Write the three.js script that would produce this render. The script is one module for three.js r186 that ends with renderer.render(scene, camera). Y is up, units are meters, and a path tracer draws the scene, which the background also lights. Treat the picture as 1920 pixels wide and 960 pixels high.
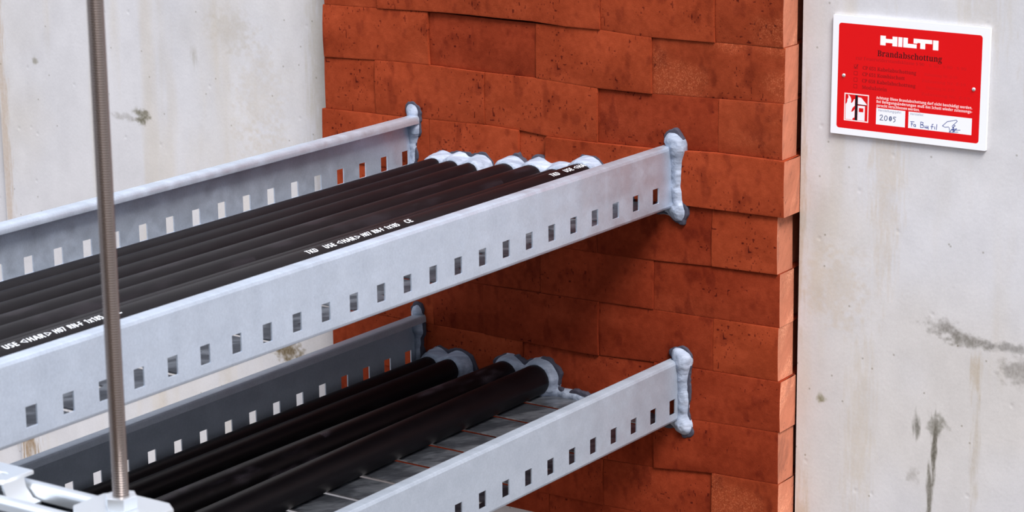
import * as THREE from 'three';
import { mergeGeometries, mergeVertices, toCreasedNormals } from 'three/addons/utils/BufferGeometryUtils.js';

// ---------------------------------------------------------------- camera, sky, sun, exposure
const scene = new THREE.Scene();
const camera = new THREE.PerspectiveCamera(11.93, 2, 0.05, 60);
camera.position.set(1.2522, 0.3728, 1.8383);
camera.rotation.order = 'YXZ';
camera.rotation.set(-0.2410, 0.6081, -0.0119);
camera.focus = 2.2;
camera.userData.fStop = 22;
scene.add(camera);

const renderer = new THREE.WebGLRenderer({ antialias: true });
renderer.toneMapping = THREE.LinearToneMapping;
renderer.toneMappingExposure = 1.5;
renderer.shadowMap.enabled = true;
renderer.shadowMap.type = THREE.PCFSoftShadowMap;

{ // overcast sky (CIE overcast luminance), cool white
  const w = 64, h = 64, d = new Float32Array(w * h * 4);
  for (let j = 0; j < h; j++) for (let i = 0; i < w; i++) {
    const el = ((j + 0.5) / h - 0.5) * Math.PI, s = Math.max(0, Math.sin(el));
    const L = (1 + 2 * s) / 3, k = (j * w + i) * 4;
    d[k] = 0.93 * L; d[k + 1] = 0.99 * L; d[k + 2] = 1.12 * L; d[k + 3] = 1;
  }
  const sky = new THREE.DataTexture(d, w, h, THREE.RGBAFormat, THREE.FloatType);
  sky.mapping = THREE.EquirectangularReflectionMapping;
  sky.magFilter = THREE.LinearFilter; sky.minFilter = THREE.LinearFilter; sky.needsUpdate = true;
  scene.background = sky; scene.environment = sky;
  scene.backgroundIntensity = 1.12; scene.environmentIntensity = 1.12;
}
const sun = new THREE.DirectionalLight(0xfffaf7, 3.15);   // sun behind thin cloud: wide, soft
sun.position.set(1.9, 3.0, 1.5);
sun.target.position.set(0, -0.15, 0.2);
sun.castShadow = true;
sun.shadow.radius = 45;
sun.shadow.mapSize.set(2048, 2048);
Object.assign(sun.shadow.camera, { left: -1.6, right: 1.6, top: 1.6, bottom: -1.6, near: 0.1, far: 9 });
scene.add(sun, sun.target);

// ---------------------------------------------------------------- helpers
let seed = 7;
const rnd = () => { seed = (Math.imul(seed, 1664525) + 1013904223) >>> 0; return seed / 4294967296; };
const rr = (a, b) => a + (b - a) * rnd();
const hash = (x, y, s) => { let h = Math.imul(x, 374761393) + Math.imul(y, 668265263) + Math.imul(s, 974634777); h = Math.imul(h ^ (h >>> 13), 1274126177); return ((h ^ (h >>> 16)) >>> 0) / 4294967296; };
const sm = (t) => t * t * (3 - 2 * t);
function vn(x, y, s) { const xi = Math.floor(x), yi = Math.floor(y), u = sm(x - xi), v = sm(y - yi); const a = hash(xi, yi, s), b = hash(xi + 1, yi, s), c = hash(xi, yi + 1, s), d = hash(xi + 1, yi + 1, s); return a + (b - a) * u + (c - a) * v + (a - b - c + d) * u * v; }
function fbm(x, y, s, o = 4) { let r = 0, a = 0.5, n = 0; for (let i = 0; i < o; i++) { r += a * vn(x, y, s + i); n += a; a *= 0.5; x *= 2.03; y *= 2.03; } return r / n; }
function vn3(x, y, z, s) { const zi = Math.floor(z), t = sm(z - zi); return vn(x, y, s + zi * 17) * (1 - t) + vn(x, y, s + (zi + 1) * 17) * t; }
const clamp = (x, a = 0, b = 1) => Math.min(b, Math.max(a, x));
const step = (a, b, x) => sm(clamp((x - a) / (b - a)));
function dataTex(w, h, fn, srgb = true, wrap = THREE.MirroredRepeatWrapping) {
  const d = new Uint8Array(w * h * 4), o = [0, 0, 0];
  for (let j = 0; j < h; j++) for (let i = 0; i < w; i++) { fn(i, j, o); const k = (j * w + i) * 4; d[k] = clamp(o[0], 0, 255); d[k + 1] = clamp(o[1], 0, 255); d[k + 2] = clamp(o[2], 0, 255); d[k + 3] = 255; }
  const t = new THREE.DataTexture(d, w, h, THREE.RGBAFormat);
  t.colorSpace = srgb ? THREE.SRGBColorSpace : THREE.NoColorSpace;
  t.magFilter = THREE.LinearFilter; t.minFilter = THREE.LinearMipmapLinearFilter; t.generateMipmaps = true; t.wrapS = t.wrapT = wrap; t.needsUpdate = true;
  return t;
}
const taken = {};
function numbered(n) { const k = taken[n] = (taken[n] ?? -1) + 1; return k ? n + '_' + String(k).padStart(3, '0') : n; }
function shade(o) { o.traverse((m) => { if (m.isMesh) { m.castShadow = true; m.receiveShadow = true; } }); return o; }
function mesh(name, g, m, parent) { const o = new THREE.Mesh(g, m); o.name = name; o.castShadow = o.receiveShadow = true; if (parent) parent.add(o); return o; }
function thing(name, label, category, group) { const o = new THREE.Group(); o.name = numbered(name); o.userData = { label, category }; if (group) o.userData.group = group; scene.add(o); return o; }
function single(name, g, m, label, category, group) { const o = mesh(numbered(name), g, m, scene); o.userData = { label, category }; if (group) o.userData.group = group; return o; }
function structure(name, g, m, label) { const o = mesh(name, g, m, scene); o.userData = { kind: 'structure', label, category: name.split('_')[0] }; return o; }
function planarUV(g, fu, fv) { const p = g.attributes.position, uv = new Float32Array(p.count * 2); for (let i = 0; i < p.count; i++) { uv[2 * i] = fu(p.getX(i), p.getY(i), p.getZ(i)); uv[2 * i + 1] = fv(p.getX(i), p.getY(i), p.getZ(i)); } g.setAttribute('uv', new THREE.BufferAttribute(uv, 2)); return g; }
const box = (x0, x1, y0, y1, z0, z1) => new THREE.BoxGeometry(x1 - x0, y1 - y0, z1 - z0).translate((x0 + x1) / 2, (y0 + y1) / 2, (z0 + z1) / 2);
// strip: an open polyline in the x-y plane thickened to t and swept from z0 to z1
function strip(all, t, z0, z1) {
  const pts = all.filter((p, i) => !i || Math.hypot(p[0] - all[i - 1][0], p[1] - all[i - 1][1]) > 1e-5);
  const n = pts.length, L = [], R = [];
  for (let i = 0; i < n; i++) {
    const a = pts[Math.max(0, i - 1)], b = pts[Math.min(n - 1, i + 1)]; let dx = b[0] - a[0], dy = b[1] - a[1]; const l = Math.hypot(dx, dy); dx /= l; dy /= l;
    L.push(new THREE.Vector2(pts[i][0] - dy * t / 2, pts[i][1] + dx * t / 2)); R.push(new THREE.Vector2(pts[i][0] + dy * t / 2, pts[i][1] - dx * t / 2));
  }
  const g = new THREE.ExtrudeGeometry(new THREE.Shape([...L, ...R.reverse()]), { depth: z1 - z0, bevelEnabled: false, steps: 1 });
  g.translate(0, 0, z0);
  return toCreasedNormals(g, 0.7);
}
function arc(cx, cy, r, a0, a1, n = 6) { const o = []; for (let i = 0; i <= n; i++) { const a = (a0 + (a1 - a0) * i / n) * Math.PI / 180; o.push([cx + r * Math.cos(a), cy + r * Math.sin(a)]); } return o; }
// naive surface nets on a signed distance function
function sdfMesh(f, [x0, x1, y0, y1, z0, z1], c) {
  const nx = Math.ceil((x1 - x0) / c) + 1, ny = Math.ceil((y1 - y0) / c) + 1, nz = Math.ceil((z1 - z0) / c) + 1, F = new Float32Array(nx * ny * nz), I = (i, j, k) => (k * ny + j) * nx + i;
  for (let k = 0; k < nz; k++) for (let j = 0; j < ny; j++) for (let i = 0; i < nx; i++) F[I(i, j, k)] = f(x0 + i * c, y0 + j * c, z0 + k * c);
  const V = new Int32Array(nx * ny * nz).fill(-1), P = [], T = [];
  for (let k = 0; k < nz - 1; k++) for (let j = 0; j < ny - 1; j++) for (let i = 0; i < nx - 1; i++) {
    let n = 0, sx = 0, sy = 0, sz = 0;
    const e = (a, b) => { const A = F[I(i + a[0], j + a[1], k + a[2])], B = F[I(i + b[0], j + b[1], k + b[2])]; if ((A < 0) !== (B < 0)) { const t = A / (A - B); sx += a[0] + t * (b[0] - a[0]); sy += a[1] + t * (b[1] - a[1]); sz += a[2] + t * (b[2] - a[2]); n++; } };
    for (let p = 0; p < 2; p++) for (let q = 0; q < 2; q++) { e([0, p, q], [1, p, q]); e([p, 0, q], [p, 1, q]); e([p, q, 0], [p, q, 1]); }
    if (n) { V[I(i, j, k)] = P.length / 3; P.push(x0 + (i + sx / n) * c, y0 + (j + sy / n) * c, z0 + (k + sz / n) * c); }
  }
  const quad = (a, b, d, e, flip) => { if (a < 0 || b < 0 || d < 0 || e < 0) return; flip ? T.push(a, d, b, a, e, d) : T.push(a, b, d, a, d, e); };
  for (let k = 1; k < nz - 1; k++) for (let j = 1; j < ny - 1; j++) for (let i = 1; i < nx - 1; i++) {
    const s = F[I(i, j, k)] < 0;
    if (s !== (F[I(i + 1, j, k)] < 0)) quad(V[I(i, j - 1, k - 1)], V[I(i, j, k - 1)], V[I(i, j, k)], V[I(i, j - 1, k)], !s);
    if (s !== (F[I(i, j + 1, k)] < 0)) quad(V[I(i - 1, j, k - 1)], V[I(i, j, k - 1)], V[I(i, j, k)], V[I(i - 1, j, k)], s);
    if (s !== (F[I(i, j, k + 1)] < 0)) quad(V[I(i - 1, j - 1, k)], V[I(i, j - 1, k)], V[I(i, j, k)], V[I(i - 1, j, k)], !s);
  }
  const g = new THREE.BufferGeometry(); g.setAttribute('position', new THREE.Float32BufferAttribute(P, 3)); g.setIndex(T); g.computeVertexNormals();
  return planarUV(g, (x, y, z) => (x + z) * 8, (x, y) => y * 8);
}
const smin = (a, b, k) => { const h = clamp(0.5 + 0.5 * (b - a) / k); return b + (a - b) * h - k * h * (1 - h); };
const capsule = (p, a, b, r) => { const d = [b[0] - a[0], b[1] - a[1], b[2] - a[2]], q = [p[0] - a[0], p[1] - a[1], p[2] - a[2]], t = clamp((q[0] * d[0] + q[1] * d[1] + q[2] * d[2]) / (d[0] * d[0] + d[1] * d[1] + d[2] * d[2] || 1)); return Math.hypot(q[0] - t * d[0], q[1] - t * d[1], q[2] - t * d[2]) - r; };

// ---------------------------------------------------------------- textures and materials
const WX = -0.8, WY = -0.55, WW = 1.6, WH = 0.8;
// stains seen on the concrete: [x, y, half width, half height, strength, r, g, b tint, raggedness]
const stains = [
  [-0.5165, -0.094, 0.011, 0.009, 0.75, 96, 92, 74], [-0.541, -0.098, 0.02, 0.004, 0.28, 120, 116, 108], [-0.6713, -0.0498, 0.004, 0.007, 0.5, 120, 116, 100], [-0.4405, -0.024, 0.004, 0.012, 0.3, 140, 134, 118],
  [-0.33, -0.322, 0.02, 0.012, 0.75, 96, 80, 52], [-0.716, -0.47, 0.018, 0.05, 0.65, 128, 98, 62], [-0.724, -0.2, 0.008, 0.3, 0.35, 170, 140, 110],
  [0.2866, -0.2726, 0.0045, 0.006, 0.75, 128, 124, 98], [0.402, -0.19, 0.016, 0.007, 0.6, 116, 112, 106], [0.425, -0.198, 0.02, 0.006, 0.62, 104, 100, 92], [0.462, -0.1985, 0.026, 0.004, 0.5, 108, 106, 102],
  [0.472, -0.219, 0.018, 0.012, 0.5, 118, 114, 108], [0.3801, -0.281, 0.003, 0.011, 0.7, 110, 108, 100], [0.4, -0.277, 0.008, 0.011, 0.6, 112, 110, 100], [0.3975, -0.308, 0.003, 0.035, 0.85, 96, 92, 82], [0.3945, -0.345, 0.003, 0.03, 0.8, 104, 100, 90], [0.378, -0.327, 0.006, 0.008, 0.3, 130, 126, 120],
  [0.4339, -0.2254, 0.006, 0.02, 0.35, 170, 150, 120], [0.436, -0.3, 0.004, 0.05, 0.25, 165, 150, 125], [0.3, -0.17, 0.03, 0.035, 0.3, 190, 172, 148], [0.262, -0.1, 0.008, 0.12, 0.4, 176, 156, 128], [0.346, -0.06, 0.016, 0.1, 0.28, 190, 172, 148], [0.325, -0.3, 0.014, 0.09, 0.25, 190, 175, 152], [0.43, 0.08, 0.02, 0.05, 0.2, 186, 172, 150], [0.49, 0.03, 0.02, 0.09, 0.22, 186, 172, 150], [0.268, -0.42, 0.01, 0.08, 0.4, 180, 160, 132],
  [-0.275, -0.02, 0.016, 0.12, 0.3, 178, 170, 148], [-0.355, -0.06, 0.03, 0.05, 0.22, 186, 172, 150], [-0.39, 0.005, 0.03, 0.02, 0.25, 176, 166, 148], [-0.34, -0.12, 0.04, 0.03, 0.15, 190, 176, 154],
];
const concreteMap = dataTex(2048, 1024, (i, j, o) => {
  const x = WX + (i + 0.5) / 2048 * WW, y = WY + (j + 0.5) / 1024 * WH;
  let n = (fbm(x * 9, y * 9, 3, 4) - 0.5) * 14 + (fbm(x * 60, y * 45, 9, 3) - 0.5) * 12 + (hash(i, j, 5) - 0.5) * 6;
  const streak = step(0.56, 0.8, fbm(x * 26, y * 3.2, 21, 4)), warm = step(0.5, 0.78, fbm(x * 5 + 3, y * 4, 31, 4));
  let r = 207 + n, g = 207 + n, b = 211 + n;
  r -= streak * 5 + warm * 2; g -= streak * 9 + warm * 5; b -= streak * 17 + warm * 11;
  for (const [sx, sy, a, c, k, R, G, B] of stains) {
    const dx = (x - sx) / a, dy = (y - sy) / c; if (dx * dx + dy * dy > 5) continue;
    const rag = fbm(x * (c > a * 2 ? 520 : 190), y * (c > a * 2 ? 60 : 220), 41, 4) - 0.5, q = Math.hypot(dx, dy) + rag * 1.7;
    const m = k * step(1.35, 0.25, q) * (0.65 + 0.7 * fbm(x * 700, y * 500, 51, 2));
    r += (R - r) * clamp(m); g += (G - g) * clamp(m); b += (B - b) * clamp(m);
  }
  if (hash(i >> 1, j >> 1, 77) > 0.9993) { r -= 40; g -= 42; b -= 48; }
  o[0] = r; o[1] = g; o[2] = b;
}, true, THREE.MirroredRepeatWrapping);
const concreteBump = dataTex(1024, 512, (i, j, o) => { const v = 128 + (fbm(i * 0.02, j * 0.02, 61, 4) - 0.5) * 120 + (hash(i, j, 62) - 0.5) * 30 - (hash(i >> 1, j >> 1, 63) > 0.9985 ? 90 : 0); o[0] = o[1] = o[2] = v; }, false, THREE.MirroredRepeatWrapping);
const concreteMat = new THREE.MeshStandardMaterial({ map: concreteMap, bumpMap: concreteBump, bumpScale: 0.0006, roughness: 0.9 });
const wallUV = (g) => planarUV(g, (x) => (x - WX) / WW, (x, y) => (y - WY) / WH);

// brick tones: pitted, darker mostly for lower courses, chalky, paler for right ends
function brickTexture(s, base, pits, chalk) {
  return dataTex(1024, 512, (i, j, o) => {
    const x = i / 1024 * 0.3, y = j / 512 * 0.15;
    let n = (fbm(x * 14, y * 24, s + 3, 3) - 0.5) * 34 + (fbm(x * 40, y * 50, s, 4) - 0.5) * 22 + (fbm(x * 240, y * 240, s + 9, 3) - 0.5) * 20 + (hash(i, j, s) - 0.5) * 12;
    let r = base[0] + n, g = base[1] + n * 0.62, b = base[2] + n * 0.5;
    const pit = step(0.86 - pits * 0.04, 0.96 - pits * 0.04, vn(x * 620, y * 420, s + 21)) * step(0.5, 0.64, fbm(x * 50, y * 60, s + 27, 2));
    r -= pit * 52; g -= pit * 30; b -= pit * 17;
    const dark = step(0.6, 0.8, fbm(x * 90, y * 55, s + 33, 3)) * 0.5; r -= dark * 34; g -= dark * 20; b -= dark * 12;
    const ch = chalk * step(0.5, 0.75, fbm(x * 20, y * 26, s + 41, 3)) * (0.25 + step(0.5, 0.8, fbm(x * 1500, y * 1300, s + 45, 2)));
    r += ch * 40; g += ch * 38; b += ch * 32;
    o[0] = r; o[1] = g; o[2] = b;
  });
}
const brickBump = dataTex(1024, 512, (i, j, o) => { const v = 128 + (fbm(i * 0.05, j * 0.05, 71, 3) - 0.5) * 110 + (fbm(i * 0.4, j * 0.4, 73, 2) - 0.5) * 90; o[0] = o[1] = o[2] = v; }, false);
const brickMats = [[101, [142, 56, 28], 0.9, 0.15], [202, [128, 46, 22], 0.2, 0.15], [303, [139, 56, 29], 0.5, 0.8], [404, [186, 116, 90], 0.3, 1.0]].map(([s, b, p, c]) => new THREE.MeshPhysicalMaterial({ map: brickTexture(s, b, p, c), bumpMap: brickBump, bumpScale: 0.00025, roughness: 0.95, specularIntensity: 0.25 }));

// galvanised steel: spangle and fine scratches, uv in metres
const zincMap = dataTex(1024, 1024, (i, j, o) => { const n = (fbm(i * 0.02, j * 0.02, 81, 3) - 0.5) * 14 + (vn(i * 0.3, j * 0.2, 84) - 0.5) * 10 + (hash(i, j, 85) - 0.5) * 10; o[0] = 200 + n; o[1] = 211 + n; o[2] = 226 + n; });
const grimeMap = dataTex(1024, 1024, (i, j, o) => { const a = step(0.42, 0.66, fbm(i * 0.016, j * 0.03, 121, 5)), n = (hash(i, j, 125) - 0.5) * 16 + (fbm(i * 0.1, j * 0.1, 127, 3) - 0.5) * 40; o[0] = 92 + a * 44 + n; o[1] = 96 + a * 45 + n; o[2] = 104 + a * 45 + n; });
const zincRough = dataTex(512, 512, (i, j, o) => { const v = 118 + (fbm(i * 0.05, j * 0.05, 88, 3) - 0.5) * 70 + (hash(i, j, 89) - 0.5) * 20; o[0] = o[1] = o[2] = v; }, false);
const zinc = new THREE.MeshStandardMaterial({ map: zincMap, metalness: 0.72, roughness: 1.0, roughnessMap: zincRough });
const zincLower = new THREE.MeshStandardMaterial({ map: zincMap, color: 0xd6d6d6, metalness: 0.4, roughness: 1.0, roughnessMap: zincRough });  // less metallic copy for the lower tray, lightens its shaded rails
const zincDullShade = new THREE.MeshStandardMaterial({ map: grimeMap, metalness: 0.6, roughness: 0.42 });  // grimy tray floors; on the strut its dark tone is painted shade
const plated = new THREE.MeshStandardMaterial({ color: 0xe4e9ee, metalness: 0.85, roughness: 0.34 });
const rodSteel = new THREE.MeshStandardMaterial({ color: 0x8c807a, metalness: 0.95, roughness: 0.26 });
const metreUV = (g) => planarUV(g, (x, y, z) => (z + x * 0.9) * 4, (x, y) => (y + x * 0.45) * 4);
// printed inscription and scuffs of the rubber jackets
function cableTexture(s, dust, text) {
  const W = 2048, H = 512, c = document.createElement('canvas'); c.width = W; c.height = H; const g = c.getContext('2d');
  const im = g.createImageData(W, H);
  for (let j = 0; j < H; j++) for (let i = 0; i < W; i++) {
    const x = i / W * 0.34, y = j / H * 0.09; let n = (fbm(x * 60, y * 160, s, 3) - 0.5) * 9 + (hash(i, j, s) - 0.5) * 5;
    const d = dust * step(0.5, 0.8, fbm(x * 26, y * 90, s + 5, 3)) * (0.4 + 0.9 * hash(i >> 1, j >> 1, s + 7));
    const k = (j * W + i) * 4; im.data[k] = 11 + n + d * 46; im.data[k + 1] = 8 + n + d * 43; im.data[k + 2] = 12 + n + d * 45; im.data[k + 3] = 255;
  }
  g.putImageData(im, 0, 0);
  if (text) {
    g.fillStyle = g.strokeStyle = '#dfe3e8'; g.textBaseline = 'middle'; g.lineWidth = 4; const mm = W / 340, y = H / 2;
    const put = (t, x, w) => { g.font = 'bold 40px sans-serif'; const m = g.measureText(t).width; g.save(); g.translate(x * mm, y); g.scale(w * mm / m, 1); g.fillText(t, 0, 0); g.restore(); };
    put('TKD', 4, 13); put('USE', 25.4, 13.5); put('HAR', 48, 15.5); put('H07', 72.5, 11.5); put('RN-F', 86.5, 14); put('1x185', 103, 17.5); put('CE', 129, 9);
    g.beginPath(); g.moveTo(46.5 * mm, y - 11); g.lineTo(42 * mm, y); g.lineTo(46.5 * mm, y + 11); g.closePath(); g.moveTo(65.5 * mm, y - 11); g.lineTo(70 * mm, y); g.lineTo(65.5 * mm, y + 11); g.closePath(); g.stroke();
  }
  const t = new THREE.CanvasTexture(c); t.colorSpace = THREE.SRGBColorSpace; t.wrapS = t.wrapT = THREE.RepeatWrapping; t.anisotropy = 8; return t;
}
const rubber = [[11, 0.08, false], [13, 0.4, false], [15, 0.2, true], [17, 1.5, false]].map(([s, d, t]) => new THREE.MeshPhysicalMaterial({ map: cableTexture(s, d, t), roughness: 0.45, specularIntensity: 0.5 }));
const sealBump = dataTex(256, 256, (i, j, o) => { const v = 128 + (fbm(i * 0.12, j * 0.12, 91, 3) - 0.5) * 200; o[0] = o[1] = o[2] = v; }, false);
const sealMap = dataTex(256, 256, (i, j, o) => { const n = (fbm(i * 0.08, j * 0.08, 95, 4) - 0.5) * 60 + (hash(i, j, 96) - 0.5) * 14; o[0] = 150 + n * 1.3; o[1] = 160 + n * 1.3; o[2] = 178 + n * 1.3; });
const sealant = new THREE.MeshStandardMaterial({ map: sealMap, bumpMap: sealBump, bumpScale: 0.0012, roughness: 0.6 });
const smearMat = new THREE.MeshStandardMaterial({ color: 0x3b3a48, bumpMap: sealBump, bumpScale: 0.001, roughness: 0.8 });

// ---------------------------------------------------------------- the setting
const ZC = -0.025, OPEN = { x0: -0.252, x1: 0.2632, y0: -0.4285, y1: 0.1475 };
{
  const s = new THREE.Shape([[-0.729, -1.25], [1.9, -1.25], [1.9, 1.1], [-0.729, 1.1]].map((p) => new THREE.Vector2(...p)));
  s.holes.push(new THREE.Path([[OPEN.x0, OPEN.y0], [OPEN.x0, OPEN.y1], [OPEN.x1, OPEN.y1], [OPEN.x1, OPEN.y0]].map((p) => new THREE.Vector2(...p))));
  const g = new THREE.ExtrudeGeometry(s, { depth: 0.2, bevelEnabled: false }); g.translate(0, 0, ZC - 0.2);
  structure('wall_back', wallUV(g), concreteMat, 'pale grey stained concrete wall around the brick-filled opening');
  structure('wall_left', wallUV(box(-2.4, -0.735, -1.25, 1.1, ZC - 0.2, ZC - 0.006)), concreteMat, 'strip of concrete panel beyond the narrow vertical joint');
  const dark = new THREE.MeshStandardMaterial({ color: 0x5a4f4a, roughness: 0.95 });
  structure('wall_front', box(-1.6, 2.6, -1.25, 2.6, 4.6, 4.8), dark, 'dark brown unseen wall facing the trays, added for its dark reflection');  // out of view; added so the rod mirrors dark and front light drops
  structure('wall_leak_stop', box(-0.32, 0.33, -0.5, 0.22, ZC - 0.215, ZC - 0.202), concreteMat, 'unseen concrete panel added behind the bricks to stop light leaking through');  // out of view; added to keep light from leaking through the brick gaps
  structure('floor', planarUV(box(-2.4, 4, -1.35, -1.25, ZC - 0.2, 5), (x) => x / 1.6, (x, y, z) => z / 0.8), new THREE.MeshStandardMaterial({ color: 0x6b5d4f, roughness: 0.95 }), 'unseen dark brown ground added to set the bounce light');  // out of view; dark colour holds down the bounce under the trays
}

// ---------------------------------------------------------------- firestop bricks in the opening
// bed joints measured along the wall, mm: [x, y] for each course line
const beds = [
  [[-250, 146], [265, 146]], [[-250, 96], [0, 96], [265, 94]],
  [[-250, 45.4], [-179, 46.1], [-125, 46.9], [-39, 45.1], [72, 44.6], [119, 41.6], [190, 41.9], [265, 42.6]],
  [[-250, -6.2], [-158, -3.3], [-119, -3.5], [-57, -5.2], [2, -5.4], [69, -9], [126, -9.1], [190, -7.5], [265, -5.8]],
  [[-250, -57.2], [-184, -56.3], [-131, -55.7], [-55, -54.4], [-17, -56], [14, -58.6], [68, -59], [125, -58.2], [195, -55], [265, -55.5]],
  [[-250, -108], [0, -107], [167, -105.9], [265, -105.3]],
  [[-250, -160], [0, -162], [78, -162], [131, -161], [190, -158.6], [265, -157.3]],
  [[-250, -210.5], [-73, -209.9], [5.5, -208.9], [128, -207.3], [191, -206.7], [265, -205.8]],
  [[-250, -257.5], [-120, -258.5], [-60, -258.6], [44, -260.1], [70, -259.7], [137, -256.6], [193, -255.6], [265, -254.6]],
  [[-250, -309], [0, -308], [165, -304.4], [215, -302.4], [265, -301.2]],
  [[-250, -361], [77, -360.2], [130, -357.9], [192, -351.6], [265, -349.7]],
  [[-250, -406.5], [13, -405.7], [74, -405.6], [265, -402]],
  [[-250, -428], [265, -428]],
].map((l) => (x) => { for (let i = 1; i < l.length; i++) if (x <= l[i][0] || i === l.length - 1) { const t = clamp((x - l[i - 1][0]) / (l[i][0] - l[i - 1][0])); return l[i - 1][1] + (l[i][1] - l[i - 1][1]) * t; } });
// courses: head joints (mm) and, for each brick, how proud it stands (mm), which tone, taper [right edge extra mm]
const courses = [
  { x: [-246, -120, 5, 130, 258], p: [0, 1, 0, 1], m: [0, 0, 0, 2] },
  { x: [-244, -179, 72.5, 190, 257.5], p: [1.2, 1.8, 0.4, -0.8], m: [0, 0, 0, 2], lift: (x) => 1.9 * step(-165, -60, x) * step(10, 0, x) },
  { x: [-246, -119.5, 2.3, 126, 259], p: [1.4, -0.6, 0.6, -1.0], m: [0, 1, 0, 2] },
  { x: [-247, -183.5, -55.5, 69, 194.6, 258.5], p: [0.8, 1.6, 0.6, -0.8, -0.2], m: [0, 0, 0, 1, 2] },
  { x: [-250.5, -120, -17, 14, 140, 263], p: [1.8, 1.8, -0.4, 2.4, 2.8], m: [0, 0, 0, 0, 0] },
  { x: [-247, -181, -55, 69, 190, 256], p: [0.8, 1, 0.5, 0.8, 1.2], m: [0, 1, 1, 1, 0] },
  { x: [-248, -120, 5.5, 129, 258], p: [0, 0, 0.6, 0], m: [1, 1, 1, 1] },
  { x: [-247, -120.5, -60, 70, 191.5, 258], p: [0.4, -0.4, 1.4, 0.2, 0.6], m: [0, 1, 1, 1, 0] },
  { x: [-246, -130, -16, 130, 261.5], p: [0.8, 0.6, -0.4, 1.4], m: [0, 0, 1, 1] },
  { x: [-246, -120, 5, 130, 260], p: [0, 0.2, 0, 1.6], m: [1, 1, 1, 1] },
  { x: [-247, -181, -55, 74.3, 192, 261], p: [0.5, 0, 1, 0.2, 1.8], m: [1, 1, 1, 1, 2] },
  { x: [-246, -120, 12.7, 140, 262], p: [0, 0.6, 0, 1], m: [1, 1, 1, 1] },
];
function brickGeometry(x0, x1, top, bot, proud, k, lift, last) {
  const nx = 9, ny = 5, P = [], UV = [], T = [], gap = 0.13, rx = rr(-0.9, 0.9), ry = rr(-0.5, 0.5), u0 = rr(0.01, Math.max(0.02, 0.98 - (x1 - x0) / 300)) - x0 / 300, v0 = rr(0.03, 0.55) - bot((x0 + x1) / 2) / 150, bulge = rr(0.9, 1.7), sagL = rr(-0.5, 0.5), sagR = rr(-0.5, 0.5);
  const at = (i, j, back) => {
    let fx = i === 0 ? 0 : i === nx ? 1 : i === 1 ? 0.012 : i === nx - 1 ? 0.988 : 0.012 + 0.976 * (i - 1) / (nx - 2), fy = j === 0 ? 0 : j === ny ? 1 : j === 1 ? 0.035 : j === ny - 1 ? 0.965 : 0.035 + 0.93 * (j - 1) / (ny - 2);
    const xa = x0 + gap + ((back && last ? Math.min(x1, 246) : x1) - x0 - 2 * gap) * fx, lo = bot(xa) + gap + (lift ? lift(xa) : 0), hi = top(xa) - gap, y = lo + (hi - lo) * fy, x = xa + (fx < 0.5 ? sagL : sagR) * (fy - 0.5);
    const edge = (i === 0 || i === nx ? 1 : 0) + (j === 0 || j === ny ? 1 : 0);
    const z = back ? -190 : proud + rx * (fx - 0.5) + ry * (fy - 0.5) + bulge * (1 - Math.pow(2 * fy - 1, 2)) * (0.6 + 0.4 * Math.sin(fx * 6 + k)) - edge * 0.22;
    return [x / 1000, y / 1000, z / 1000];
  };
  const push = (p, u, v) => { P.push(...p); UV.push(u, v); return P.length / 3 - 1; };
  const id = [];
  for (let j = 0; j <= ny; j++) for (let i = 0; i <= nx; i++) { const p = at(i, j); id.push(push(p, u0 + p[0] / 0.3, v0 + p[1] / 0.15)); }
  for (let j = 0; j < ny; j++) for (let i = 0; i < nx; i++) { const a = id[j * (nx + 1) + i], b = a + 1, c = a + nx + 1, d = c + 1; T.push(a, b, d, a, d, c); }
  const side = (list, cut) => { const from = T.length; const f = list.map(([i, j]) => at(i, j)), b = list.map(([i, j]) => at(i, j, true)), n = f.length; const rows = cut && last ? [f, f.map((p) => [p[0] - 0.0006, p[1], -0.027]), b.map((p, q) => [p[0], f[q][1], -0.0285]), b] : [f, b];
    for (let w = 0; w < rows.length - 1; w++) { const f = rows[w], b = rows[w + 1]; const F = f.map((p) => push(p, u0 + (p[0] + p[2]) / 0.3, v0 + (p[1] + p[2]) / 0.15)), B = b.map((p) => push(p, u0 + (p[0] + p[2]) / 0.3, v0 + (p[1] + p[2]) / 0.15)); for (let q = 0; q < n - 1; q++) T.push(F[q], B[q], B[q + 1], F[q], B[q + 1], F[q + 1]); }
    if (cut) cutFrom = from, cutTo = T.length; };
  let cutFrom = 0, cutTo = 0;
  const xs = [...Array(nx + 1).keys()], ys = [...Array(ny + 1).keys()];
  side(xs.map((i) => [i, 0])); side(xs.map((i) => [i, ny]).reverse()); side(ys.map((j) => [0, j]).reverse()); side(ys.map((j) => [nx, j]), true);
  const g = new THREE.BufferGeometry(); g.setAttribute('position', new THREE.Float32BufferAttribute(P, 3)); g.setAttribute('uv', new THREE.Float32BufferAttribute(UV, 2)); g.setIndex(T); g.computeVertexNormals();
  if (last) { g.addGroup(0, cutFrom, 0); g.addGroup(cutFrom, cutTo - cutFrom, 1); }
  return g;
}
{
  const w = thing('brick_infill', 'wall of orange brown firestop bricks filling the opening around the trays', 'brick wall'); let n = 0;
  courses.forEach((c, r) => { for (let i = 0; i < c.x.length - 1; i++) { mesh('brick' + (n ? '_' + String(n).padStart(3, '0') : ''), brickGeometry(c.x[i], c.x[i + 1], beds[r], beds[r + 1], c.p[i] * 1.5, n, c.lift, i === c.x.length - 2), i === c.x.length - 2 ? [brickMats[c.m[i]], brickMats[3]] : brickMats[c.m[i]], w); n++; } });
}


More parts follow.
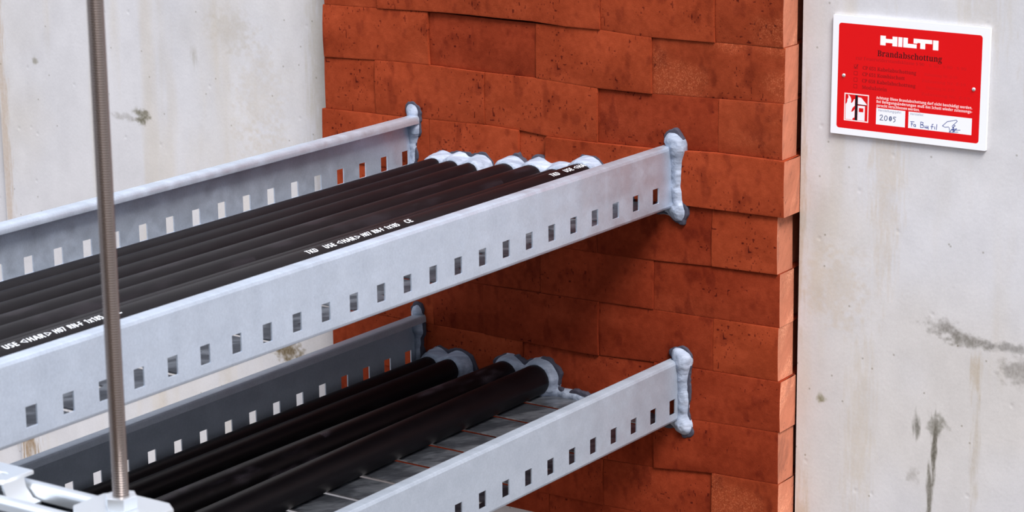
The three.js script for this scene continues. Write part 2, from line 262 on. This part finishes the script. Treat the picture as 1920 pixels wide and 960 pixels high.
// ---------------------------------------------------------------- cable trays
const PITCH = 0.033, ZEND = 1.25;
function railShape(yb, yt, hy, zh) {
  const s = new THREE.Shape([[-ZEND, yb], [0, yb], [0, yt], [-ZEND, yt]].map((p) => new THREE.Vector2(...p)));
  for (let z = zh; z < ZEND - 0.02; z += PITCH) s.holes.push(new THREE.Path([[-z - 0.005, hy - 0.007], [-z - 0.005, hy + 0.007], [-z + 0.005, hy + 0.007], [-z + 0.005, hy - 0.007]].map((p) => new THREE.Vector2(...p))));
  return s;
}
const T = 0.0012;
function tray(label, xn, xf, yt, h, hyN, zN, zF, metal) {
  const t = thing('cable_tray', label, 'cable tray'), yb = yt - h;
  for (const [x, dir, z0] of [[xn, -1, zN], [xf, 1, zF]]) {
    const g = new THREE.ExtrudeGeometry(railShape(yb + 0.003, yt - 0.0035, yt - hyN, z0), { depth: T, bevelEnabled: false }); g.rotateY(Math.PI / 2); g.translate(dir < 0 ? x - T : x, 0, 0);
    const r = mesh('side_rail', metreUV(g), metal, t);
    const X = (d) => x + dir * d;
    const prof = [[X(T / 2), yt - 0.0036], ...arc(0, 0, 0.003, 180, 90, 5).map(([a, b]) => [X(0.0036 + a), yt - 0.0036 + b]), ...arc(0, 0, 0.0032, 90, 0, 5).map(([a, b]) => [X(0.0082 + a), yt - 0.0038 + b]), [X(0.0114), yt - 0.0075]];
    mesh('lip', metreUV(strip(prof, T, 0, ZEND)), metal, r);
    mesh('bottom_fold', metreUV(strip([[X(T / 2), yb + 0.0031], ...arc(0, 0, 0.0025, 180, 270, 4).map(([a, b]) => [X(0.0031 + a), yb + 0.0031 + b]), [X(0.006), yb + 0.0006]], T, 0, ZEND)), metal, r);
  }
  const s = new THREE.Shape([[xf + 0.004, -ZEND], [xn - 0.004, -ZEND], [xn - 0.004, 0], [xf + 0.004, 0]].map((p) => new THREE.Vector2(...p)));
  for (let z = 0.036; z < ZEND - 0.03; z += 0.05) for (const [a, b] of [[-0.126, -0.084], [-0.068, -0.026], [-0.010, 0.049], [0.066, 0.108], [0.118, 0.138]])
    s.holes.push(new THREE.Path([[a, -z - 0.003], [a, -z + 0.003], [b, -z + 0.003], [b, -z - 0.003]].map((p) => new THREE.Vector2(...p))));
  const g = new THREE.ExtrudeGeometry(s, { depth: T, bevelEnabled: false }); g.rotateX(-Math.PI / 2); g.translate(0, yb, 0);
  mesh('bottom_plate', metreUV(g), zincDullShade, t);
  return t;
}
const UP = { xn: 0.151, xf: -0.142, yt: -0.0528, h: 0.0571 }, LO = { xn: 0.1586, xf: -0.1417, yt: -0.2492, h: 0.0577 };
tray('upper galvanised cable tray holding seven black cables', UP.xn, UP.xf, UP.yt, UP.h, 0.0408, 0.0333, 0.0133, zinc);
tray('lower galvanised cable tray with four black cables and an open slotted floor', LO.xn, LO.xf, LO.yt, LO.h, 0.0421, 0.016, 0.0163, zincLower);

// ---------------------------------------------------------------- cables
function cableGeometry(pts, r, ang = 0, u0 = 0) {
  const c = new THREE.CatmullRomCurve3(pts.map((p) => new THREE.Vector3(...p))), N = 70, M = 22, P = [], UV = [], I = [];
  for (let i = 0; i <= N; i++) { const p = c.getPoint(i / N); for (let k = 0; k <= M; k++) { const a = k / M * 2 * Math.PI; P.push(p.x + r * Math.cos(a), p.y + r * Math.sin(a), p.z); UV.push(u0 - p.z / 0.34, (a - ang) / (2 * Math.PI) + 0.5); } }
  for (let i = 0; i < N; i++) for (let k = 0; k < M; k++) { const a = i * (M + 1) + k, b = a + M + 1; I.push(a, a + 1, b + 1, a, b + 1, b); }
  for (const [e, f] of [[0, 1], [N, 0]]) { const p = c.getPoint(e / N), o = P.length / 3; P.push(p.x, p.y, p.z); UV.push(0, 0); for (let k = 0; k < M; k++) { const a = e * (M + 1) + k; f ? I.push(o, a + 1, a) : I.push(o, a, a + 1); } }
  const g = new THREE.BufferGeometry(); g.setAttribute('position', new THREE.Float32BufferAttribute(P, 3)); g.setAttribute('uv', new THREE.Float32BufferAttribute(UV, 2)); g.setIndex(I); g.computeVertexNormals(); return g;
}
function cable(xs, r, floor, mat, label, group, ang, u0) { const zs = [0.003, 0.25, 0.5, 0.75, 1.22]; single('power_cable', cableGeometry(xs.map((x, i) => [x, floor + r + 0.0003, zs[i]]), r, ang, u0), mat, label, 'cable', group); }
const upFloor = UP.yt - UP.h + T, loFloor = LO.yt - LO.h + T;
const upper = [
  [[-0.102, -0.1005, -0.101, -0.103, -0.104], 0.0103, 0], [[-0.081, -0.0795, -0.08, -0.082, -0.083], 0.0103, 0], [[-0.0595, -0.058, -0.056, -0.055, -0.055], 0.0104, 0],
  [[-0.021, -0.0205, -0.0205, -0.021, -0.022], 0.012, 1], [[0.0075, 0.008, 0.0068, 0.0055, 0.005], 0.0127, 1], [[0.033, 0.0335, 0.0315, 0.0305, 0.03], 0.0122, 1], [[0.062, 0.063, 0.061, 0.0597, 0.059], 0.0163, 2],
];
const ord = ['first', 'second', 'third', 'fourth', 'fifth', 'sixth'];
upper.forEach(([xs, r, m], i) => cable(xs, r, upFloor, rubber[m], i < 6 ? ord[i] + ' black rubber cable from the wall-panel side rail of the upper tray' : 'thickest black cable in the upper tray with white printed lettering', 'black cables in the upper tray', i < 6 ? rr(0, 6) : 1.3, i < 6 ? rnd() : 0.228));
const lower = [
  [[-0.112, -0.115, -0.116, -0.116, -0.116], 0.0106, 0, 'thin black cable against the rail in the lower tray'], [[-0.088, -0.092, -0.0925, -0.092, -0.092], 0.0111, 0, 'second black cable in the lower tray, paired with the thin one'],
  [[-0.028, -0.035, -0.037, -0.036, -0.036], 0.014, 3, 'dusty black cable in the middle of the lower tray'], [[0.007, 0.009, 0.014, 0.018, 0.02], 0.0148, 0, 'thick black cable beside the open slotted floor of the lower tray'],
];
lower.forEach(([xs, r, m, l]) => cable(xs, r, loFloor, rubber[m], l, 'black cables in the lower tray', rr(0, 6), rnd()));

// ---------------------------------------------------------------- sealant beads
function bead(label, f, b, k = 1) {
  const t = thing('sealant_bead', label, 'sealant', 'grey sealant beads on the brick wall');
  const lump = (x, y, z) => f(x, y, z) + (vn3(x * 70, y * 70, z * 70, 7 + k) - 0.5) * 0.0028 + (vn3(x * 300, y * 300, z * 300, 9 + k) - 0.5) * 0.0014;
  mesh('bead', sdfMesh((x, y, z) => Math.max(lump(x, y, z), -0.003 - z), b, 0.0016), sealant, t);
  const c = [b[0], b[1], b[2], b[3], -0.004, 0.009];
  mesh('smear', sdfMesh((x, y, z) => Math.max(lump(x, y, z * 0.6) - 0.0008 - (vn(x * 110, y * 110, 5 + k) - 0.4) * 0.0045 - (vn(x * 420, y * 420, 6 + k) - 0.5) * 0.0016, z - 0.0044, -0.0025 - z), c, 0.0016), smearMat, t).userData.label = 'dark ragged edge of the sealant';
}
const cap = (a, b, r) => (x, y, z) => capsule([x, y, z], a, b, r);
const uni = (k, ...fs) => (x, y, z) => { let d = fs[0](x, y, z); for (let i = 1; i < fs.length; i++) d = smin(d, fs[i](x, y, z), k); return d; };
const ring = (cx, cy, r, th, zl) => (x, y, z) => { const q = Math.hypot(x - cx, y - cy) - r, dz = Math.max(0, Math.abs(z) - zl); return Math.hypot(Math.max(0, q), dz) - th * (1 - 0.55 * clamp(z / (zl + 0.004))) + Math.min(0, q) * 0.2; };
for (const [n, R, s] of [['upper', UP, 0], ['lower', LO, 5]]) {
  const yb = R.yt - R.h;
  bead('grey sealant bead where the ' + n + ' tray rail nearer the sign meets the bricks', uni(0.008, cap([R.xn + 0.004, R.yt + 0.001, 0.002], [R.xn + 0.004, yb, 0.001], 0.0066), cap([R.xn - 0.001, R.yt + 0.005, 0.003], [R.xn + 0.003, R.yt + 0.001, 0.003], 0.0070), cap([R.xn + 0.006, yb - 0.004, 0.0], [R.xn + 0.006, yb - 0.006, 0.0], 0.0066), cap([R.xn - 0.014, yb - 0.003, 0], [R.xn, yb - 0.003, 0], 0.005)), [R.xn - 0.03, R.xn + 0.03, yb - 0.025, R.yt + 0.025, -0.006, 0.022], 1 + s);
  bead('grey sealant bead where the ' + n + ' tray rail nearer the wall joint meets the bricks', uni(0.008, cap([R.xf + 0.004, R.yt + 0.003, 0.002], [R.xf + 0.004, R.yt - 0.012, 0.002], 0.0072), cap([R.xf + 0.003, R.yt - 0.012, 0.001], [R.xf + 0.003, yb + 0.002, 0.0], 0.0055)), [R.xf - 0.02, R.xf + 0.025, yb - 0.012, R.yt + 0.022, -0.006, 0.02], 2 + s);
}
const cyl = (list, floor, zl) => list.map(([xs, r]) => ring(xs[0], floor + r, r, 0.0056, zl));
const bnd = (a, b, floor, top) => [a, b, floor - 0.012, top, -0.006, 0.034];
bead('scalloped grey sealant around three cables beside the upper tray rail', uni(0.004, ...cyl(upper.slice(0, 3), upFloor, 0.02)), bnd(-0.13, -0.032, upFloor, upFloor + 0.042), 3);
bead('long scalloped grey sealant around the four cables ending with the printed one', uni(0.004, ...cyl(upper.slice(3), upFloor, 0.017), cap([0.06, upFloor + 0.017, 0], [0.085, upFloor + 0.017, 0], 0.0085), cap([0.085, upFloor + 0.012, 0], [0.1, upFloor + 0.006, 0], 0.008)), bnd(-0.052, 0.125, upFloor, upFloor + 0.046), 4);
bead('grey sealant collar around the pair of cables beside the lower tray rail', uni(0.004, ...cyl(lower.slice(0, 2), loFloor, 0.018), cap([-0.078, loFloor + 0.004, 0], [-0.065, loFloor + 0.002, 0], 0.006)), bnd(-0.148, -0.05, loFloor, loFloor + 0.042), 8);
bead('grey sealant collar around the two thick cables in the lower tray', uni(0.004, ...cyl(lower.slice(2), loFloor, 0.01), cap([0.02, loFloor + 0.002, 0], [0.1, loFloor + 0.002, 0], 0.006)), bnd(-0.066, 0.115, loFloor, loFloor + 0.046), 9);

// ---------------------------------------------------------------- strut, washer plate, nut, threaded rod, clamp
const SX = 0.296, SZ = 0.864, SY = -0.1102;
{
  const t = thing('strut_channel', 'bright zinc strut channel with open slot carrying the upper tray', 'strut');
  const w = 0.0206, hgt = 0.041, lg = 0.0111, th = 0.0025, x0 = -0.34, x1 = 0.325;
  const turn = (g) => { g.rotateY(Math.PI / 2); return metreUV(g); };  // strip runs along z: turn it along x
  const base = strip([[-w + th / 2, SY - 0.006], [-w + th / 2, SY - hgt + 0.003], ...arc(-w + 0.0035, SY - hgt + 0.0035, 0.0022, 180, 270, 3), ...arc(w - 0.0035, SY - hgt + 0.0035, 0.0022, 270, 360, 3), [w - th / 2, SY - hgt + 0.003], [w - th / 2, SY - 0.006]], th, x0, x1);
  mesh('channel_body', turn(base).translate(0, 0, SZ), zincDullShade, t);  // darker zinc than the lips stands in for shade inside the slot
  for (const s of [-1, 1]) {
    const p = [[s * (w - th / 2), SY - 0.006], ...arc(0, 0, 0.0032, 0, 90, 5).map(([a, b]) => [s * (w - 0.0044 + a), SY - 0.0044 + b]), ...arc(0, 0, 0.003, 90, 180, 5).map(([a, b]) => [s * (lg + 0.003 + a), SY - 0.0042 + b]), [s * (lg), SY - 0.009]];
    mesh('lip', turn(strip(p, th, x0, x1)).translate(0, 0, SZ), plated, t);
  }
}
{
  const a = 0.026, b = 0.0203, c = 0.008, s = new THREE.Shape([[-a + c, -b], [a - c, -b], [a, -b + c * 0.7], [a, b - c * 0.7], [a - c, b], [-a + c, b], [-a, b - c], [-a, -b + c]].map((p) => new THREE.Vector2(...p)));
  const h = new THREE.Path(); h.absarc(0, 0, 0.0052, 0, Math.PI * 2, true); s.holes.push(h);
  const g = new THREE.ExtrudeGeometry(s, { depth: 0.0036, bevelEnabled: true, bevelThickness: 0.0006, bevelSize: 0.0006, bevelSegments: 2, curveSegments: 20 }); g.rotateX(-Math.PI / 2); g.translate(SX, SY + 0.0006, SZ);
  single('washer_plate', metreUV(g), plated, 'flat zinc washer plate with cut corners under the hex nut', 'washer');
  const n = new THREE.Shape(); for (let k = 0; k < 6; k++) { const q = (k / 6 + 0.06) * Math.PI * 2; n[k ? 'lineTo' : 'moveTo'](0.0091 * Math.cos(q), 0.0091 * Math.sin(q)); } n.closePath();
  const hn = new THREE.Path(); hn.absarc(0, 0, 0.0051, 0, Math.PI * 2, true); n.holes.push(hn);
  const gn = new THREE.ExtrudeGeometry(n, { depth: 0.0064, bevelEnabled: true, bevelThickness: 0.0007, bevelSize: 0.0007, bevelSegments: 2, curveSegments: 20 }); gn.rotateX(-Math.PI / 2); gn.translate(SX, SY + 0.0055, SZ);
  single('hex_nut', metreUV(gn), plated, 'bright hexagon nut tightened on the threaded rod', 'nut');
}
{ // threaded rod: a helical V thread
  const y0 = SY - 0.03, y1 = 0.42, p = 0.0015, per = 4, M = 20, N = Math.round((y1 - y0) / p * per), P = [], UV = [], I = [];
  for (let i = 0; i <= N; i++) for (let k = 0; k <= M; k++) {
    const y = y0 + (y1 - y0) * i / N, a = k / M * Math.PI * 2, ph = ((y - y0) / p - k / M + 1) % 1, r = 0.00492 - 0.00042 * Math.abs(2 * ph - 1);
    P.push(SX + r * Math.cos(a), y, SZ + r * Math.sin(a)); UV.push(k / M, y * 40);
  }
  for (let i = 0; i < N; i++) for (let k = 0; k < M; k++) { const a = i * (M + 1) + k, b = a + M + 1; I.push(a, b, b + 1, a, b + 1, a + 1); }
  const g = new THREE.BufferGeometry(); g.setAttribute('position', new THREE.Float32BufferAttribute(P, 3)); g.setAttribute('uv', new THREE.Float32BufferAttribute(UV, 2)); g.setIndex(I); g.computeVertexNormals();
  single('threaded_rod', g, rodSteel, 'long upright threaded steel rod hanging down to the strut', 'threaded rod');
}
{ // tray hold-down clamp on the strut
  const t = thing('tray_clamp', 'bright zinc clamp bracket with slotted hole gripping the tray on the strut', 'clamp');
  const s = new THREE.Shape([[0.152, -0.0165], [0.198, -0.0165], [0.207, -0.007], [0.207, 0.0165], [0.152, 0.0165]].map((p) => new THREE.Vector2(...p)));
  const h = new THREE.Path(); h.absellipse(0.1965, 0.002, 0.0042, 0.0026, 0, Math.PI * 2, true, 0); s.holes.push(h);
  const g = new THREE.ExtrudeGeometry(s, { depth: 0.002, bevelEnabled: true, bevelThickness: 0.0004, bevelSize: 0.0004, bevelSegments: 1, curveSegments: 14 }); g.rotateX(-Math.PI / 2); g.translate(0, SY + 0.0042, SZ);
  mesh('plate', metreUV(g), plated, t);
  const leg = strip([[0.2065, SY + 0.0046], [0.2085, SY - 0.002], [0.214, SY - 0.008], [0.221, SY - 0.009]], 0.0018, SZ - 0.0085, SZ + 0.0085);
  mesh('spring_leg', metreUV(leg), plated, t);
  mesh('channel_block', metreUV(box(0.165, 0.2, SY - 0.012, SY + 0.0038, SZ - 0.0095, SZ + 0.0095)), plated, t);
  const n = new THREE.CylinderGeometry(0.0075, 0.0075, 0.0055, 6).translate(0.178, SY + 0.0096, SZ); mesh('bolt_head', metreUV(n), plated, t);
}

// ---------------------------------------------------------------- sign
{
  const W = 143.9, H = 102.7, K = 13, c = document.createElement('canvas'); c.width = Math.round(W * K); c.height = Math.round(H * K); const g = c.getContext('2d'); g.scale(K, K);
  g.fillStyle = '#f3f6fb'; g.fillRect(0, 0, W, H);
  const RED = '#dd080c'; g.fillStyle = RED; g.beginPath(); g.roundRect(5.6, 6.6, 131.7, 90.6, 2.6); g.fill();
  g.fillStyle = '#fbfbfd'; // block logotype
  const poly = (l) => { g.beginPath(); l.forEach((p, i) => g[i ? 'lineTo' : 'moveTo'](...p)); g.closePath(); g.fill(); };
  const X = 44.7, Y = 14.4, h = 8.2;
  poly([[X, Y], [X + 5, Y], [X + 5, Y + 2.4], [X + 11.2, Y + 2.4], [X + 11.2, Y], [X + 15.8, Y], [X + 15.8, Y + h], [X + 11.2, Y + h], [X + 11.2, Y + 5.8], [X + 5, Y + 5.8], [X + 5, Y + h], [X, Y + h]]);
  poly([[X + 16.6, Y], [X + 20.4, Y], [X + 20.4, Y + h], [X + 16.6, Y + h]]);
  poly([[X + 21.2, Y], [X + 25.4, Y], [X + 25.4, Y + 4.8], [X + 33.6, Y + 4.8], [X + 33.6, Y + h], [X + 21.2, Y + h]]);
  poly([[X + 30.6, Y], [X + 47.6, Y], [X + 47.6, Y + 3.4], [X + 41.4, Y + 3.4], [X + 41.4, Y + h], [X + 36.8, Y + h], [X + 36.8, Y + 3.4], [X + 34.2, Y + 3.4], [X + 34.2, Y + 4.1], [X + 30.6, Y + 4.1]]);
  poly([[X + 48.4, Y], [X + 53.3, Y], [X + 53.3, Y + h], [X + 48.4, Y + h]]);
  const txt = (t, x, y, w, size, col, font = 'sans-serif', bold = '') => { g.fillStyle = col; g.font = bold + ' ' + size + 'px ' + font; const m = g.measureText(t).width; g.save(); g.translate(x, y); if (w) g.scale(w / m, 1); g.fillText(t, 0, 0); g.restore(); };
  txt('Brandabschottung', 42.2, 31.7, 59.6, 7, '#3c0a0c', 'serif', 'bold');
  txt('zur Feuerwiderstandsklasse S 90', 21.9, 37.2, 64, 3.6, '#a81216', 'serif'); txt('S 30   S 60   S 90', 90, 37.2, 34, 3.4, '#c21518', 'serif');
  txt('CP 651 Kabelabschottung', 28.8, 44.8, 50, 4.2, '#7d0d10', 'serif', 'bold'); txt('CP 651 Kombischott', 28.7, 50.3, 39.7, 4.2, '#7d0d10', 'serif', 'bold'); txt('CP 658 Kabelabschottung', 28.5, 55.9, 50, 4.2, '#7d0d10', 'serif', 'bold'); txt('Modulstein', 28.7, 61.5, 23.7, 4.2, '#8a0e11', 'serif', 'bold');
  for (const [x, y, w] of [[86, 44.8, 30], [84, 50.3, 40], [88, 55.9, 26], [84, 61.5, 44]]) txt('Zulassung Nr. Z-19', x, y, w, 3.2, '#c61518', 'serif');
  g.strokeStyle = '#8a0e11'; g.lineWidth = 0.35; for (const y of [41.6, 47.2, 52.8, 58.4]) g.strokeRect(21, y, 3.1, 3.1); g.lineWidth = 0.7; g.beginPath(); g.moveTo(21.2, 43); g.lineTo(22.4, 44.4); g.lineTo(24.6, 40.8); g.stroke();
  const A = '#fbe3e2'; txt('Achtung: Diese Brandabschottung darf nicht beschädigt werden.', 42.6, 69, 88, 3.3, A, 'sans-serif', 'bold'); txt('Bei Belegungsänderungen muß das Schott wieder zulassungs-', 42.7, 72.3, 88, 3.3, A, 'sans-serif', 'bold'); txt('gerecht verschlossen werden.', 42.9, 75.6, 40.4, 3.3, A, 'sans-serif', 'bold');
  g.fillStyle = '#f4f6fb'; g.fillRect(42.9, 76.6, 27.1, 14.1); g.fillRect(73, 76.6, 57.7, 14.1);
  txt('Herstellungsjahr:', 44.7, 79.7, 22, 2.6, '#77809a'); txt('Hersteller:', 74.5, 79.7, 12.8, 2.6, '#77809a');
  g.lineCap = g.lineJoin = 'round'; const pen = (l, w = 0.55, col = '#2a3c86') => { g.strokeStyle = col; g.lineWidth = w; g.beginPath(); l.forEach((p, i) => { if (!p) return; g[i && l[i - 1] ? 'lineTo' : 'moveTo'](...p); }); g.stroke(); };
  const circ = (x, y, rx, ry, w = 0.55, col = '#3d4a78') => { g.strokeStyle = col; g.lineWidth = w; g.beginPath(); g.ellipse(x, y, rx, ry, 0.1, 0, 7); g.stroke(); };
  const q = '#46517a'; pen([[46.6, 83.2], [47.2, 82.3], [48.6, 82.3], [49, 83.4], [46.7, 86.6], [49.6, 86.6]], 0.6, q); circ(52.1, 84.6, 1.3, 2, 0.6, q); circ(56.4, 84.6, 1.1, 1.9, 0.6, q); circ(56.4, 84.6, 0.5, 1.1, 0.5, q); pen([[61.4, 82.8], [59.4, 82.8], [59.2, 84.2], [60.6, 84.4], [60.9, 86], [59.4, 87.2]], 0.6, q);
  pen([[75.2, 85.2], [78.4, 85], null, [76.3, 85.2], [76.1, 89], null, [75.6, 87], [77.4, 86.9]]); circ(78.9, 88, 0.9, 0.9); pen([[79.8, 87.2], [79.9, 89]]);
  pen([[84.4, 89], [84.5, 84.4], [86.6, 84.6], [86.5, 86.4], [84.7, 86.6], [87.2, 87.2], [87, 89], [84.4, 89.2], null, [88.6, 87.4], [88.4, 89], [90, 88.8], [90, 87.2], [90.1, 89.2], [91.2, 88.6], [91.3, 87.2], [91.5, 90], null, [94.6, 89.4], [95, 85.4], [96, 85.2], null, [93.8, 87.4], [96.2, 87.2], null, [97.4, 89.2], [97.4, 87], null, [99, 89.4], [99.3, 85]]);
  pen([[110, 86], [106.6, 86.6], [104.4, 85.6], [108.6, 81.6], [116.8, 79.4], [117.6, 80.4], [113, 85.2], [114.4, 83.6], [116, 84.4], [113.4, 86], null, [110.4, 86.4], [111.2, 90], [114.6, 85.6], [114, 90.2], [117.4, 86.6], [112, 88.4], [120.4, 87.6], null, [110.6, 90.3], [118.6, 89.4], null, [114.6, 86.6], [115.2, 89.8]], 0.5);
  // pictogram: fire held back by a barrier in front of a house
  g.fillStyle = '#fbe9e8'; g.fillRect(12.5, 66.4, 23.2, 24); g.fillStyle = RED; g.fillRect(13.5, 67.4, 21.2, 22); g.fillStyle = '#f6f2f6';
  g.beginPath(); g.moveTo(13.9, 89.2); g.lineTo(13.9, 76); g.quadraticCurveTo(15.5, 75, 15.4, 71.5); g.quadraticCurveTo(17, 70.8, 16, 67.6); g.quadraticCurveTo(20, 70, 18.8, 74.5); g.quadraticCurveTo(20.2, 75.2, 21.6, 71.4); g.lineTo(22.6, 71); g.lineTo(22.6, 77); g.quadraticCurveTo(20, 78.6, 19.4, 82.4); g.quadraticCurveTo(21.6, 82, 22.6, 79.6); g.lineTo(22.6, 87); g.quadraticCurveTo(20, 88, 21, 89.2); g.closePath(); g.fill();
  poly([[25.4, 75.2], [25.4, 69.2], [28.6, 69.4], [33.8, 74.6], [33.8, 75.4]]); poly([[25.4, 76.4], [32.2, 76.4], [32.2, 89.2], [25.4, 89.2]]); g.fillStyle = RED; g.fillRect(26.6, 78.4, 4.2, 3.4);
  g.fillStyle = '#121018'; g.fillRect(22.9, 67.6, 2.3, 21.8); g.fillRect(25.2, 75.3, 8.6, 0.6);
  const map = new THREE.CanvasTexture(c); map.colorSpace = THREE.SRGBColorSpace; map.anisotropy = 8;
  const t = thing('sign_plate', 'white plastic sign with red printed panel screwed to the concrete', 'sign');
  t.position.set(0.3653, 0.0197, ZC + 0.0003); t.rotation.z = -0.008;
  const w = W / 1000, hh = H / 1000, white = new THREE.MeshStandardMaterial({ color: 0xf3f6fb, roughness: 0.36 });
  const r = new THREE.Shape(), e = 0.0008, x0 = -w / 2, y0 = -hh / 2; r.moveTo(x0 + e, y0); r.lineTo(-x0 - e, y0); r.quadraticCurveTo(-x0, y0, -x0, y0 + e); r.lineTo(-x0, -y0 - e); r.quadraticCurveTo(-x0, -y0, -x0 - e, -y0); r.lineTo(x0 + e, -y0); r.quadraticCurveTo(x0, -y0, x0, -y0 - e); r.lineTo(x0, y0 + e); r.quadraticCurveTo(x0, y0, x0 + e, y0);
  mesh('plate', new THREE.ExtrudeGeometry(r, { depth: 0.0025, bevelEnabled: false }), white, t);
  const f = new THREE.ShapeGeometry(r); planarUV(f, (x) => x / w + 0.5, (x, y) => y / hh + 0.5); f.translate(0, 0, 0.0026);
  mesh('printed_face', f, new THREE.MeshPhysicalMaterial({ map, roughness: 0.45, specularIntensity: 0.5 }), t);
  for (const [x, y] of [[11.3, 51.6], [131.1, 52.1]]) { const s = new THREE.LatheGeometry([[0, 0.0011], [0.0008, 0.0010], [0.0015, 0.0005], [0.0017, 0]].map((p) => new THREE.Vector2(...p)), 16); s.rotateX(Math.PI / 2); s.translate(x / 1000 - w / 2, hh / 2 - y / 1000, 0.0026); mesh('screw', s, plated, t); }
}

renderer.render(scene, camera);
